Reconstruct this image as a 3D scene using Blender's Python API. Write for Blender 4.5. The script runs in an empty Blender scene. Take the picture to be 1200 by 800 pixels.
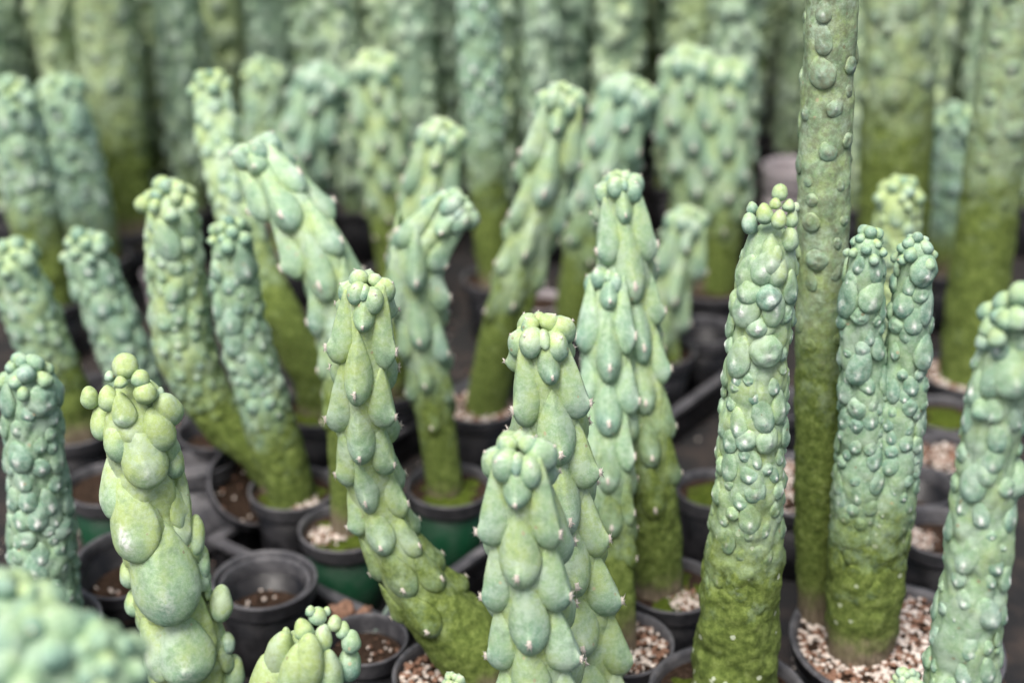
import bpy, math, random
import numpy as np
from mathutils import Vector, Matrix, noise
random.seed(7); np.random.seed(7)
R = math.radians
scene = bpy.context.scene
col = scene.collection

# ------------------------------------------------------------------ camera
F = 1667.0; PITCH = R(25); CZ = 0.98
cd = bpy.data.cameras.new('camera'); cam = bpy.data.objects.new('camera', cd); col.objects.link(cam)
cam.location = (0, 0, CZ); cam.rotation_euler = (R(90) - PITCH, 0, 0)
cd.sensor_width = 36; cd.lens = 36 * F / 1200; cd.clip_start = 0.02; cd.clip_end = 500
cd.dof.use_dof = True; cd.dof.focus_distance = 1.19; cd.dof.aperture_fstop = 2.4
scene.camera = cam
scene.render.resolution_x = 1024; scene.render.resolution_y = 682
# ------------------------------------------------------------------ sky and sun (bright overcast)
SUN_EL, SUN_AZ = R(62), R(205)          # azimuth clockwise from +Y
w = bpy.data.worlds.new('World'); scene.world = w; w.use_nodes = True
nt = w.node_tree; bg = nt.nodes['Background']
sky = nt.nodes.new('ShaderNodeTexSky'); sky.sky_type = 'NISHITA'; sky.sun_disc = False
sky.sun_elevation = SUN_EL; sky.sun_rotation = SUN_AZ
sky.air_density = 1.0; sky.dust_density = 6.0; sky.ozone_density = 0.6
nt.links.new(sky.outputs[0], bg.inputs[0]); bg.inputs[1].default_value = 0.064
sd = bpy.data.lights.new('sun', 'SUN'); sd.energy = 1.4; sd.angle = R(30); sd.color = (1, .985, .965)
sun = bpy.data.objects.new('sun', sd); col.objects.link(sun)
sdir = Vector((math.sin(SUN_AZ) * math.cos(SUN_EL), math.cos(SUN_AZ) * math.cos(SUN_EL), math.sin(SUN_EL)))
sun.rotation_euler = sdir.to_track_quat('Z', 'Y').to_euler(); sun.location = sdir * 6
vs = scene.view_settings
vs.view_transform = 'Standard'; vs.look = 'None'; vs.gamma = 1; vs.use_curve_mapping = False
vs.exposure = 1.48
scene.render.engine = 'CYCLES'

# ------------------------------------------------------------------ helpers
FW = np.array([0, math.cos(PITCH), -math.sin(PITCH)])
UP = np.array([0, math.sin(PITCH), math.cos(PITCH)])
RT = np.array([1., 0, 0]); CAM = np.array([0, 0, CZ])
def ray(px, py): return FW + (px - 600) / F * RT - (py - 400) / F * UP
def at(px, py, h):                       # point on the pixel's ray over the ground line y = h
    d = ray(px, py); return CAM + d * (h / d[1])
def on(px, py, z):                       # point on the pixel's ray at height z
    d = ray(px, py); return CAM + d * ((z - CZ) / d[2])
def depth(p): return float(np.dot(np.asarray(p) - CAM, FW))
def nrm(v): return v / (np.linalg.norm(v) + 1e-12)

def mesh(name, v, f, mats, smooth=True, attrs=None, midx=None):
    m = bpy.data.meshes.new(name); m.from_pydata([tuple(p) for p in v], [], [tuple(q) for q in f])
    for t in mats: m.materials.append(t)
    if smooth: m.polygons.foreach_set('use_smooth', [True] * len(m.polygons))
    if midx is not None: m.polygons.foreach_set('material_index', list(midx))
    for k, a in (attrs or {}).items():
        at_ = m.attributes.new(k, 'FLOAT', 'POINT'); at_.data.foreach_set('value', np.asarray(a, dtype=np.float32))
    m.update(); return m
def link(name, data, parent=None, mat=None, kind=None):
    o = bpy.data.objects.new(name, data); col.objects.link(o)
    if parent: o.parent = parent
    if mat is not None: o.matrix_local = mat
    if kind: o['kind'] = kind
    return o
def thing(name, label, cat, loc=(0, 0, 0), group=None):
    o = link(name, None); o.location = loc; o['label'] = label; o['category'] = cat
    o.empty_display_size = .02
    if group: o['group'] = group
    return o

# ------------------------------------------------------------------ materials
class N:
    def __init__(s, name):
        s.m = bpy.data.materials.new(name); s.m.use_nodes = True
        s.t = s.m.node_tree; s.b = s.t.nodes['Principled BSDF']
    def n(s, typ, **kw):
        x = s.t.nodes.new(typ)
        for k, v in kw.items():
            if k.startswith('i_'): x.inputs[k[2:]].default_value = v
            else: setattr(x, k, v)
        return x
    def l(s, a, b): s.t.links.new(a, b)
    def noise(s, vec, scale, det=3, rough=.55):
        x = s.n('ShaderNodeTexNoise'); x.inputs['Scale'].default_value = scale
        x.inputs['Detail'].default_value = det; x.inputs['Roughness'].default_value = rough
        if vec is not None: s.l(vec, x.inputs['Vector'])
        return x.outputs['Fac']
    def ramp(s, fac, stops):
        x = s.n('ShaderNodeValToRGB'); e = x.color_ramp.elements
        while len(e) < len(stops): e.new(.5)
        for q, (p, c) in zip(e, stops): q.position = p; q.color = (*c, 1) if len(c) == 3 else c
        s.l(fac, x.inputs[0]); return x.outputs[0]
    def math(s, op, a, b=None, c=None, clamp=False):
        x = s.n('ShaderNodeMath', operation=op, use_clamp=clamp)
        for i, q in enumerate((a, b, c)):
            if q is None: continue
            if isinstance(q, (int, float)): x.inputs[i].default_value = q
            else: s.l(q, x.inputs[i])
        return x.outputs[0]
    def mix(s, fac, a, b, mode='MIX'):
        x = s.n('ShaderNodeMix', data_type='RGBA', blend_type=mode)
        for sock, q in ((x.inputs[0], fac), (x.inputs[6], a), (x.inputs[7], b)):
            if isinstance(q, (int, float)): sock.default_value = q
            elif isinstance(q, tuple): sock.default_value = (*q, 1)
            else: s.l(q, sock)
        return x.outputs[2]
    def attr(s, name):
        x = s.n('ShaderNodeAttribute'); x.attribute_name = name; return x.outputs['Fac']
    def bump(s, h, strength, dist):
        x = s.n('ShaderNodeBump'); x.inputs['Strength'].default_value = strength
        x.inputs['Distance'].default_value = dist; s.l(h, x.inputs['Height']); return x
def g3(r, g, b): return (r, g, b)

def skin_material():
    k = N('cactus_skin'); pos = k.n('ShaderNodeNewGeometry').outputs['Position']
    oi = k.n('ShaderNodeObjectInfo'); sep = k.n('ShaderNodeSeparateColor'); k.l(oi.outputs['Color'], sep.inputs[0])
    # object colour: R moss, G blue bloom, B white bloom at the tips
    tip = k.attr('tip'); moss = k.math('MAXIMUM', k.attr('moss'), sep.outputs[0])
    n1 = k.noise(pos, 45, 2); n2 = k.noise(pos, 260, 3, .65); n3 = k.noise(pos, 1300, 2, .7)
    # fresh yellow green to glaucous blue green
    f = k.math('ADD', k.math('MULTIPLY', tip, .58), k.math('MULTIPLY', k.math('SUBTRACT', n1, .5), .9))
    f = k.math('ADD', f, k.math('SUBTRACT', k.math('MULTIPLY', sep.outputs[1], 1.0), .22))
    f = k.math('ADD', f, k.math('MULTIPLY', k.math('SUBTRACT', oi.outputs['Random'], .5), k.math('MULTIPLY', tip, .5)), clamp=True)
    age = k.math('SUBTRACT', 1, oi.outputs['Alpha'])
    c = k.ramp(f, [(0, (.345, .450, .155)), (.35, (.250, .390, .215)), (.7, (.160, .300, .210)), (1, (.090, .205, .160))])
    # pale waxy powder
    pw = k.math('MULTIPLY', k.ramp(n2, [(.40, (0, 0, 0)), (.70, (1, 1, 1))]), .36)
    c = k.mix(pw, c, (.52, .61, .50))
    pf = k.math('MULTIPLY', k.ramp(n3, [(.52, (0, 0, 0)), (.66, (1, 1, 1))]), .30)
    c = k.mix(pf, c, (.55, .66, .50))
    bl = k.math('MULTIPLY', k.ramp(k.noise(pos, 28, 5, .72), [(.50, (0, 0, 0)), (.62, (1, 1, 1))]), .42)
    c = k.mix(bl, c, (.47, .58, .50))
    # white crust round the tips
    wt = k.math('MULTIPLY', k.attr('wart'), sep.outputs[2])
    wt = k.math('MULTIPLY', wt, k.ramp(n2, [(.35, (.25, .25, .25)), (.6, (1, 1, 1))]))
    wt = k.math('MULTIPLY', wt, 1.5, clamp=True)
    c = k.mix(wt, c, (.78, .81, .76))
    c = k.mix(k.math('MULTIPLY', k.math('MULTIPLY', age, tip), .6), c, (.14, .19, .13))
    # little cream and brown scars
    vo = k.n('ShaderNodeTexVoronoi'); vo.inputs['Scale'].default_value = 110; k.l(pos, vo.inputs['Vector'])
    vr = k.n('ShaderNodeSeparateColor'); k.l(vo.outputs['Color'], vr.inputs[0])
    sc = k.math('MULTIPLY', k.math('LESS_THAN', vo.outputs['Distance'], k.math('MULTIPLY', n2, .34)), k.math('GREATER_THAN', vr.outputs[0], .90))
    c = k.mix(k.math('MULTIPLY', sc, .75), c, k.mix(vr.outputs[1], (.50, .42, .28), (.20, .17, .09)))
    # dark grimy patches
    gr = k.math('MULTIPLY', k.ramp(k.noise(pos, 90, 5, .7), [(.50, (0, 0, 0)), (.70, (1, 1, 1))]), k.math('ADD', .45, k.math('MULTIPLY', age, .4)))
    c = k.mix(gr, c, (.115, .175, .085))
    ag = k.math('MULTIPLY', k.ramp(k.noise(pos, 150, 4, .7), [(.42, (0, 0, 0)), (.62, (1, 1, 1))]), k.math('MULTIPLY', age, .65))
    c = k.mix(ag, c, (.165, .175, .105))
    # moss and algae on the old wood
    mn = k.noise(pos, 120, 6, .75)
    mc = k.ramp(mn, [(.28, (.030, .048, .010)), (.45, (.098, .142, .026)), (.60, (.180, .240, .058)), (.78, (.31, .38, .15))])
    mf = k.math('MULTIPLY', k.math('SUBTRACT', k.math('ADD', moss, k.math('MULTIPLY', k.math('SUBTRACT', k.noise(pos, 32, 5, .75), .5), 1.5)), .24), 1.7, clamp=True)
    c = k.mix(mf, c, mc)
    vd = k.n('ShaderNodeTexVoronoi'); vd.inputs['Scale'].default_value = 75; k.l(pos, vd.inputs['Vector'])
    vq = k.n('ShaderNodeSeparateColor'); k.l(vd.outputs['Color'], vq.inputs[0])
    dots = k.math('MULTIPLY', k.math('LESS_THAN', vd.outputs['Distance'], k.math('ADD', .10, k.math('MULTIPLY', n2, .22))), k.math('GREATER_THAN', vq.outputs[0], .62))
    dots = k.math('MULTIPLY', dots, k.math('MULTIPLY', k.attr('speck'), mf))
    c = k.mix(k.math('MULTIPLY', dots, .8), c, (.62, .68, .52))
    # corky foot
    cn = k.n('ShaderNodeMapping'); cn.inputs['Scale'].default_value = (1, 1, .2); k.l(pos, cn.inputs[0])
    cc = k.ramp(k.noise(cn.outputs[0], 240, 5, .7), [(.3, (.07, .055, .035)), (.7, (.27, .22, .15))])
    c = k.mix(k.attr('cork'), c, cc)
    k.l(c, k.b.inputs['Base Color'])
    k.l(k.math('ADD', .56, k.math('MULTIPLY', mf, .35)), k.b.inputs['Roughness'])
    k.b.inputs['Specular IOR Level'].default_value = .3
    hgt = k.math('ADD', k.math('MULTIPLY', n2, .5), k.math('MULTIPLY', n3, .28))
    hgt = k.math('ADD', hgt, k.math('MULTIPLY', k.math('MULTIPLY', moss, k.noise(pos, 600, 3, .8)), 3.0))
    k.l(k.bump(hgt, .55, .0012).outputs[0], k.b.inputs['Normal'])
    return k.m
def plain(name, stops, scale, rough, bump=.3, dist=.001, spec=.4, det=4):
    k = N(name); pos = k.n('ShaderNodeNewGeometry').outputs['Position']
    n1 = k.noise(pos, scale, det, .65)
    k.l(k.ramp(n1, stops), k.b.inputs['Base Color'])
    k.b.inputs['Roughness'].default_value = rough; k.b.inputs['Specular IOR Level'].default_value = spec
    if bump: k.l(k.bump(k.noise(pos, scale * 3, 4, .7), bump, dist).outputs[0], k.b.inputs['Normal'])
    return k.m
def plastic(name, base, dust):
    k = N(name); pos = k.n('ShaderNodeNewGeometry').outputs['Position']
    d = k.ramp(k.noise(pos, 38, 6, .72), [(.42, (0, 0, 0)), (.70, (1, 1, 1))])
    up = k.n('ShaderNodeSeparateXYZ'); k.l(k.n('ShaderNodeNewGeometry').outputs['Normal'], up.inputs[0])
    d = k.math('MULTIPLY', d, .75)
    k.l(k.mix(d, base, dust), k.b.inputs['Base Color'])
    k.l(k.math('ADD', .36, k.math('MULTIPLY', d, .4)), k.b.inputs['Roughness'])
    k.b.inputs['Specular IOR Level'].default_value = .28
    k.l(k.bump(k.noise(pos, 500, 3), .12, .0008).outputs[0], k.b.inputs['Normal'])
    return k.m
SKIN = skin_material()
AREOLE = plain('areole_felt', [(.3, (.50, .42, .34)), (.6, (.80, .75, .68))], 900, .9, .5)
BLACK = plastic('black_plastic', (.006, .006, .007), (.034, .033, .036))
GREEN = plastic('dark_green_plastic', (.006, .045, .020), (.030, .060, .040))
GREY = plastic('worn_grey_plastic', (.055, .055, .061), (.17, .166, .172))
PALE = plastic('pale_mauve_plastic', (.33, .30, .31), (.22, .19, .19))
SOIL = plain('potting_soil', [(.3, (.018, .012, .008)), (.55, (.055, .035, .024)), (.8, (.13, .085, .06))], 260, .95, .9, .004, .1)
PERL = plain('perlite', [(.3, (.42, .35, .29)), (.6, (.70, .63, .56))], 220, .85, .5)
BARK = plain('bark_chip', [(.3, (.10, .055, .035)), (.7, (.34, .19, .125))], 240, .9, .6)
MOSS = plain('moss_cushion', [(.25, (.035, .055, .008)), (.5, (.095, .135, .02)), (.75, (.20, .25, .05))], 240, .95, 1.0, .004, .05, 6)
NEEDLE = plain('dry_needle', [(.3, (.11, .075, .05)), (.7, (.32, .24, .17))], 40, .9, 0)
def ground_material():
    k = N('weed_mat_ground'); pos = k.n('ShaderNodeNewGeometry').outputs['Position']
    a = k.n('ShaderNodeTexWave'); a.inputs['Scale'].default_value = 70; k.l(pos, a.inputs['Vector']); a.inputs['Distortion'].default_value = 1.5
    b = k.n('ShaderNodeTexWave', bands_direction='Y'); b.inputs['Scale'].default_value = 70; k.l(pos, b.inputs['Vector']); b.inputs['Distortion'].default_value = 1.5
    wv = k.math('MULTIPLY', a.outputs['Fac'], b.outputs['Fac'])
    c = k.ramp(wv, [(0, (.004, .004, .004)), (1, (.014, .013, .014))])
    c = k.mix(k.ramp(k.noise(pos, 16, 6, .7), [(.46, (0, 0, 0)), (.70, (.8, .8, .8))]), c, (.05, .035, .027))
    k.l(c, k.b.inputs['Base Color']); k.b.inputs['Roughness'].default_value = .85
    k.l(k.bump(wv, .4, .001).outputs[0], k.b.inputs['Normal']); return k.m
GROUND = ground_material()

# ------------------------------------------------------------------ ground
m = mesh('ground', [(-150, -150, 0), (150, -150, 0), (150, 150, 0), (-150, 150, 0)], [(0, 1, 2, 3)], [GROUND], False)
link('ground', m, kind='structure')

# ------------------------------------------------------------------ tubercle prototypes (x right, y outward, z up the stem)
def lathe(prof, n, close=True):
    v, f = [], []
    for r, z in prof:
        for j in range(n):
            a = 2 * math.pi * j / n; v.append((r * math.cos(a), r * math.sin(a), z))
    for i in range(len(prof) - 1):
        for j in range(n):
            f.append((i * n + j, i * n + (j + 1) % n, (i + 1) * n + (j + 1) % n, (i + 1) * n + j))
    return v, f
def smooth_interp(x, xs, ys):
    i = np.clip(np.searchsorted(xs, x) - 1, 0, len(xs) - 2); t = (x - xs[i]) / (xs[i + 1] - xs[i])
    g = np.gradient(np.array(ys), np.array(xs)); h = xs[i + 1] - xs[i]
    return ((2*t**3 - 3*t**2 + 1) * ys[i] + (t**3 - 2*t**2 + t) * h * g[i] + (-2*t**3 + 3*t**2) * ys[i+1] + (t**3 - t**2) * h * g[i+1])
def blob(name, skew, lat, lon, tilt=0., nub=0., areole=False, seed=0, rough=.05, wart=True, tipz=-.42):
    v, f, tip, wart_a, mi = [], [], [], [], []
    off = Vector((seed * 7.3, seed * 3.1, 1.7))
    for i in range(lat + 1):
        a = .5 - .5 * math.cos(math.pi * i / lat)             # 0 top .. 1 bottom
        r = 2 * math.sqrt(max(0, a * (1 - a))) * (1 + skew * (a - .5))
        if i in (0, lat): r = .004
        for j in range(lon):
            t = 2 * math.pi * j / lon
            x = r * math.cos(t); y = r * math.sin(t); z = 1 - 2 * a
            q = 1 + rough * noise.noise(Vector((x * 1.3, y * 1.3, z * 1.3)) + off) * 2
            x *= q; y *= q
            d2 = x * x * 1.6 + (z - tipz) ** 2 * 1.2
            if y > 0: y += nub * math.exp(-d2 * 14)
            y += tilt * (a - .5)
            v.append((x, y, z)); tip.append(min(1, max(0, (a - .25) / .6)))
            wart_a.append(math.exp(-d2 * 5) if y > 0 and wart else 0)
    for i in range(lat):
        for j in range(lon):
            f.append((i * lon + j, (i + 1) * lon + j, (i + 1) * lon + (j + 1) % lon, i * lon + (j + 1) % lon)); mi.append(0)
    if areole:                                               # felt pad with a few stub spines
        c = Vector((0, 0, tipz)); near = min(v, key=lambda p: (Vector((p[0], 0, p[2])) - c).length - p[1] * .35)
        c = Vector(near) + Vector((0, .01, 0)); rng = random.Random(seed)
        def spike(d, ln, w_):
            b0 = len(v); d = d.normalized(); e1 = d.orthogonal().normalized(); e2 = d.cross(e1)
            for k in range(4):
                p = c + (e1 * math.cos(k * 1.571) + e2 * math.sin(k * 1.571)) * w_ - d * .03
                v.append(tuple(p)); tip.append(1); wart_a.append(1)
            v.append(tuple(c + d * ln)); tip.append(1); wart_a.append(1)
            for k in range(4): f.append((b0 + k, b0 + (k + 1) % 4, b0 + 4)); mi.append(1)
        spike(Vector((0, 1, 0)), .13, .11)
        for k in range(6):
            t = k * 1.047 + rng.uniform(-.3, .3)
            spike(Vector((math.cos(t), .8, math.sin(t))), rng.uniform(.13, .26), .045)
    return mesh(name, v, f, [SKIN, AREOLE], True, {'tip': tip, 'wart': wart_a}, mi)
def mound(name, lat, lon, Lt, Lb, zc, zp, point, ptop, curv, nub, areole, seed, rough=.06, wart=1., over=.12, flat=0.):
    """teardrop swelling that grows out of the stem: runs out smoothly at the top, overhangs at the bottom"""
    v, f, tip, wa, mi = [], [], [], [], []; off = Vector((seed * 7.3, seed * 3.1, 1.7))
    rows = lat + 1
    for i in range(rows):
        ph = min(1., i / (lat - 1)) * math.pi / 2
        for j in range(lon):
            th = 2 * math.pi * j / lon; up = -math.cos(th)
            if up > 0: xb = math.copysign((1 - up ** 1.4) ** point, math.sin(th)) if up < 1 else 0; zb = zc + up * Lt
            else: xb = math.sin(th); zb = zc + up * Lb
            wt = (1 + up) / 2; wt = wt ** 1.1
            q = math.sin(ph); q2 = q * (1 + over * (1 - wt) * math.sin(2 * ph))
            hb = math.cos(ph) ** (1 - .35 * flat); ht = (1 - q) ** ptop * (1 + .35 * q); h = hb * (1 - wt) + ht * wt
            x = xb * q2; z = zp * (1 - q2) + zb * q2
            if i == lat: x = xb * (1.03 - .05 * wt); z = zc + (zb - zc) * 1.02; h = -.22
            nz = noise.noise(Vector((x * 1.6, h, z * 1.6)) + off)
            h *= 1 + rough * 3 * nz
            d2 = x * x * 1.6 + (z - zp) ** 2 * 1.2
            y = h + nub * math.exp(-d2 * 30) - curv * x * x
            x *= 1 + rough * noise.noise(Vector((z * 2, h * 2, 3)) + off)
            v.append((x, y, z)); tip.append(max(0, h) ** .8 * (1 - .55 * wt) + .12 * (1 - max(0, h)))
            wa.append(math.exp(-d2 * 13) * wart)
    for i in range(lat):
        for j in range(lon):
            f.append((i * lon + j, i * lon + (j + 1) % lon, (i + 1) * lon + (j + 1) % lon, (i + 1) * lon + j)); mi.append(0)
    if areole:
        c = Vector(v[0]) + Vector((0, -.01, 0)); rng = random.Random(seed)
        def spike(d, ln, w_):
            b0 = len(v); d = d.normalized(); e1 = d.orthogonal().normalized(); e2 = d.cross(e1)
            for k in range(4):
                p = c + (e1 * math.cos(k * 1.571) + e2 * math.sin(k * 1.571)) * w_ - d * .03
                v.append(tuple(p)); tip.append(1); wa.append(1)
            v.append(tuple(c + d * ln)); tip.append(1); wa.append(1)
            for k in range(4): f.append((b0 + k, b0 + (k + 1) % 4, b0 + 4)); mi.append(1)
        spike(Vector((0, 1, 0)), .12, .15)
        for k in range(6):
            t = k * 1.047 + rng.uniform(-.3, .3)
            spike(Vector((math.cos(t), .7, math.sin(t))), rng.uniform(.16, .34), .05)
    return mesh(name, v, f, [SKIN, AREOLE], True, {'tip': tip, 'wart': wa}, mi)
def protos(lat, lon):
    return {
     'R': [mound('regular_tubercle', lat, lon, 1.30, .70, -.30, -.50 - .04 * s, .85, 1.1, .30, .12, True, s, .04, .5, .14) for s in range(3)],
     'M': [mound('swollen_tubercle', lat, lon, 1.12, .88, -.12, -.18 - .07 * s, .58, .80, .22, .06 * (s % 2), False, 10 + s, .09, 1, .20, .5) for s in range(4)],
     'B': [mound('round_tubercle', lat, lon, 1, 1, 0, -.12 * s, .55, .6, .15, .06, False, 20 + s, .12, 1.3, .10, .6) for s in range(3)],
     'P': [mound('pouch_tubercle', lat, lon, 1.32, .68, -.32, -.42 - .05 * s, .62, .80, .28, .0, False, 60 + s, .05, 1, .22, .4) for s in range(2)],
     'G': [blob('plain_tubercle', .25 + .15 * s, lat, lon, 0, 0, False, 30 + s, .06, False) for s in range(3)],
     'T': [blob('crown_tubercle', -.2, lat, lon, .1, .08, True, 40 + s, .05, True, .30) for s in range(3)],
    }
HI = protos(16, 26); LO = protos(9, 14)

# ------------------------------------------------------------------ stems
class Stem: pass
def catmull(P, n):
    P = np.asarray(P, float); Q = np.vstack([2 * P[0] - P[1], P, 2 * P[-1] - P[-2]])
    out = []
    for i in range(1, len(Q) - 2):
        p0, p1, p2, p3 = Q[i-1:i+3]
        for t in np.linspace(0, 1, n, endpoint=False):
            out.append(.5 * (2*p1 + (p2-p0)*t + (2*p0-5*p1+4*p2-p3)*t*t + (3*p1-p0-3*p2+p3)*t**3))
    out.append(Q[-2]); return np.array(out)
def stem_curve(pts, step, thin=1.):
    """pts: rows of x,y,z,r from the tip down. Even resampling."""
    c = catmull(pts, 24); L = np.r_[0, np.cumsum(np.linalg.norm(np.diff(c[:, :3], axis=0), axis=1))]
    n = max(8, int(L[-1] / step)); s = np.linspace(0, L[-1], n + 1)
    c = np.stack([np.interp(s, L, c[:, k]) for k in range(4)], 1)
    st = Stem(); st.p = c[:, :3]; st.r = c[:, 3].clip(.004) * thin; st.s = s; st.L = L[-1]
    t = np.gradient(st.p, axis=0); st.t = t / np.linalg.norm(t, axis=1)[:, None]     # pointing down the stem
    st.e = []; st.f = []
    for k in range(len(s)):
        e = np.array([0, -1., 0]) - st.t[k] * np.dot([0, -1., 0], st.t[k]); e = nrm(e)   # towards the camera side
        st.e.append(e); st.f.append(np.cross(st.t[k], e))
    st.e = np.array(st.e); st.f = np.array(st.f); return st
def frame(st, s, phi):
    k = min(len(st.s) - 1, max(0, int(round(s / st.L * (len(st.s) - 1)))))
    n = st.e[k] * math.cos(phi) + st.f[k] * math.sin(phi)
    return st.p[k], st.r[k], n, st.t[k]
def smoothstep(a, b, x):
    t = min(1, max(0, (x - a) / (b - a))) if b != a else float(x > a); return t * t * (3 - 2 * t)
def stem_object(st, parent, origin, around, ribs, ribamp, mossat, cork, speck, seed, lump=.05, blue=.2, fresh=1, groove=0.):
    v, f, moss, ck, sp = [], [], [], [], []
    nr = len(st.s); off = Vector((seed * 5.17, seed * 1.31, seed * 2.77)); dome = st.r[0] * .9
    rows = []
    for k in range(nr):
        s = st.s[k]; r = st.r[k]
        if s < dome: r *= math.sqrt(max(0.02, 1 - ((dome - s) / dome) ** 2)) * .98
        mo = smoothstep(mossat - .30, mossat + .22, s / st.L)
        for j in range(around):
            a = 2 * math.pi * j / around
            n = st.e[k] * math.cos(a) + st.f[k] * math.sin(a)
            p = st.p[k] + n * r; q = Vector(p)
            d = lump * noise.noise(q * 38 + off) + lump * .5 * noise.noise(q * 95 + off)
            d += mo * (.035 * noise.noise(q * 120 + off) + .025 * noise.noise(q * 260 + off))
            if groove: d -= groove * (1 - mo) * max(0, 1 - 5 * abs(noise.noise(Vector((q.x * 42, q.y * 42, q.z * 22)) + off)))
            d += ribamp * (1 - .6 * mo) * math.cos(ribs * a + .6 * math.sin(s * 30 + seed))
            v.append(st.p[k] + n * r * (1 + d) - origin); moss.append(mo)
            ck.append(smoothstep(st.L - cork - .012, st.L - cork * .55, s + .012 * noise.noise(q * 90)) if cork else 0); sp.append(speck)
    for k in range(nr - 1):
        for j in range(around):
            f.append((k * around + j, (k + 1) * around + j, (k + 1) * around + (j + 1) % around, k * around + (j + 1) % around))
    f.append(tuple(range(around - 1, -1, -1)) if False else tuple(range(around)))
    o = link('stem', mesh('cactus_stem', v, f, [SKIN], True, {'moss': moss, 'cork': ck, 'speck': sp, 'tip': [.12] * len(v)}), parent)
    o.color = (0, blue, 0, fresh); return o
def put(proto, parent, origin, pos, n, down, w_, t_, l_, colr, name='tubercle'):
    n = nrm(n); z = -down; z = nrm(z - n * np.dot(z, n)); x = np.cross(n, z); p = pos - origin
    M = Matrix(((x[0]*w_, n[0]*t_, z[0]*l_, p[0]), (x[1]*w_, n[1]*t_, z[1]*l_, p[1]), (x[2]*w_, n[2]*t_, z[2]*l_, p[2]), (0, 0, 0, 1)))
    o = link(name, proto, parent, M); o.color = colr; return o

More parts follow.
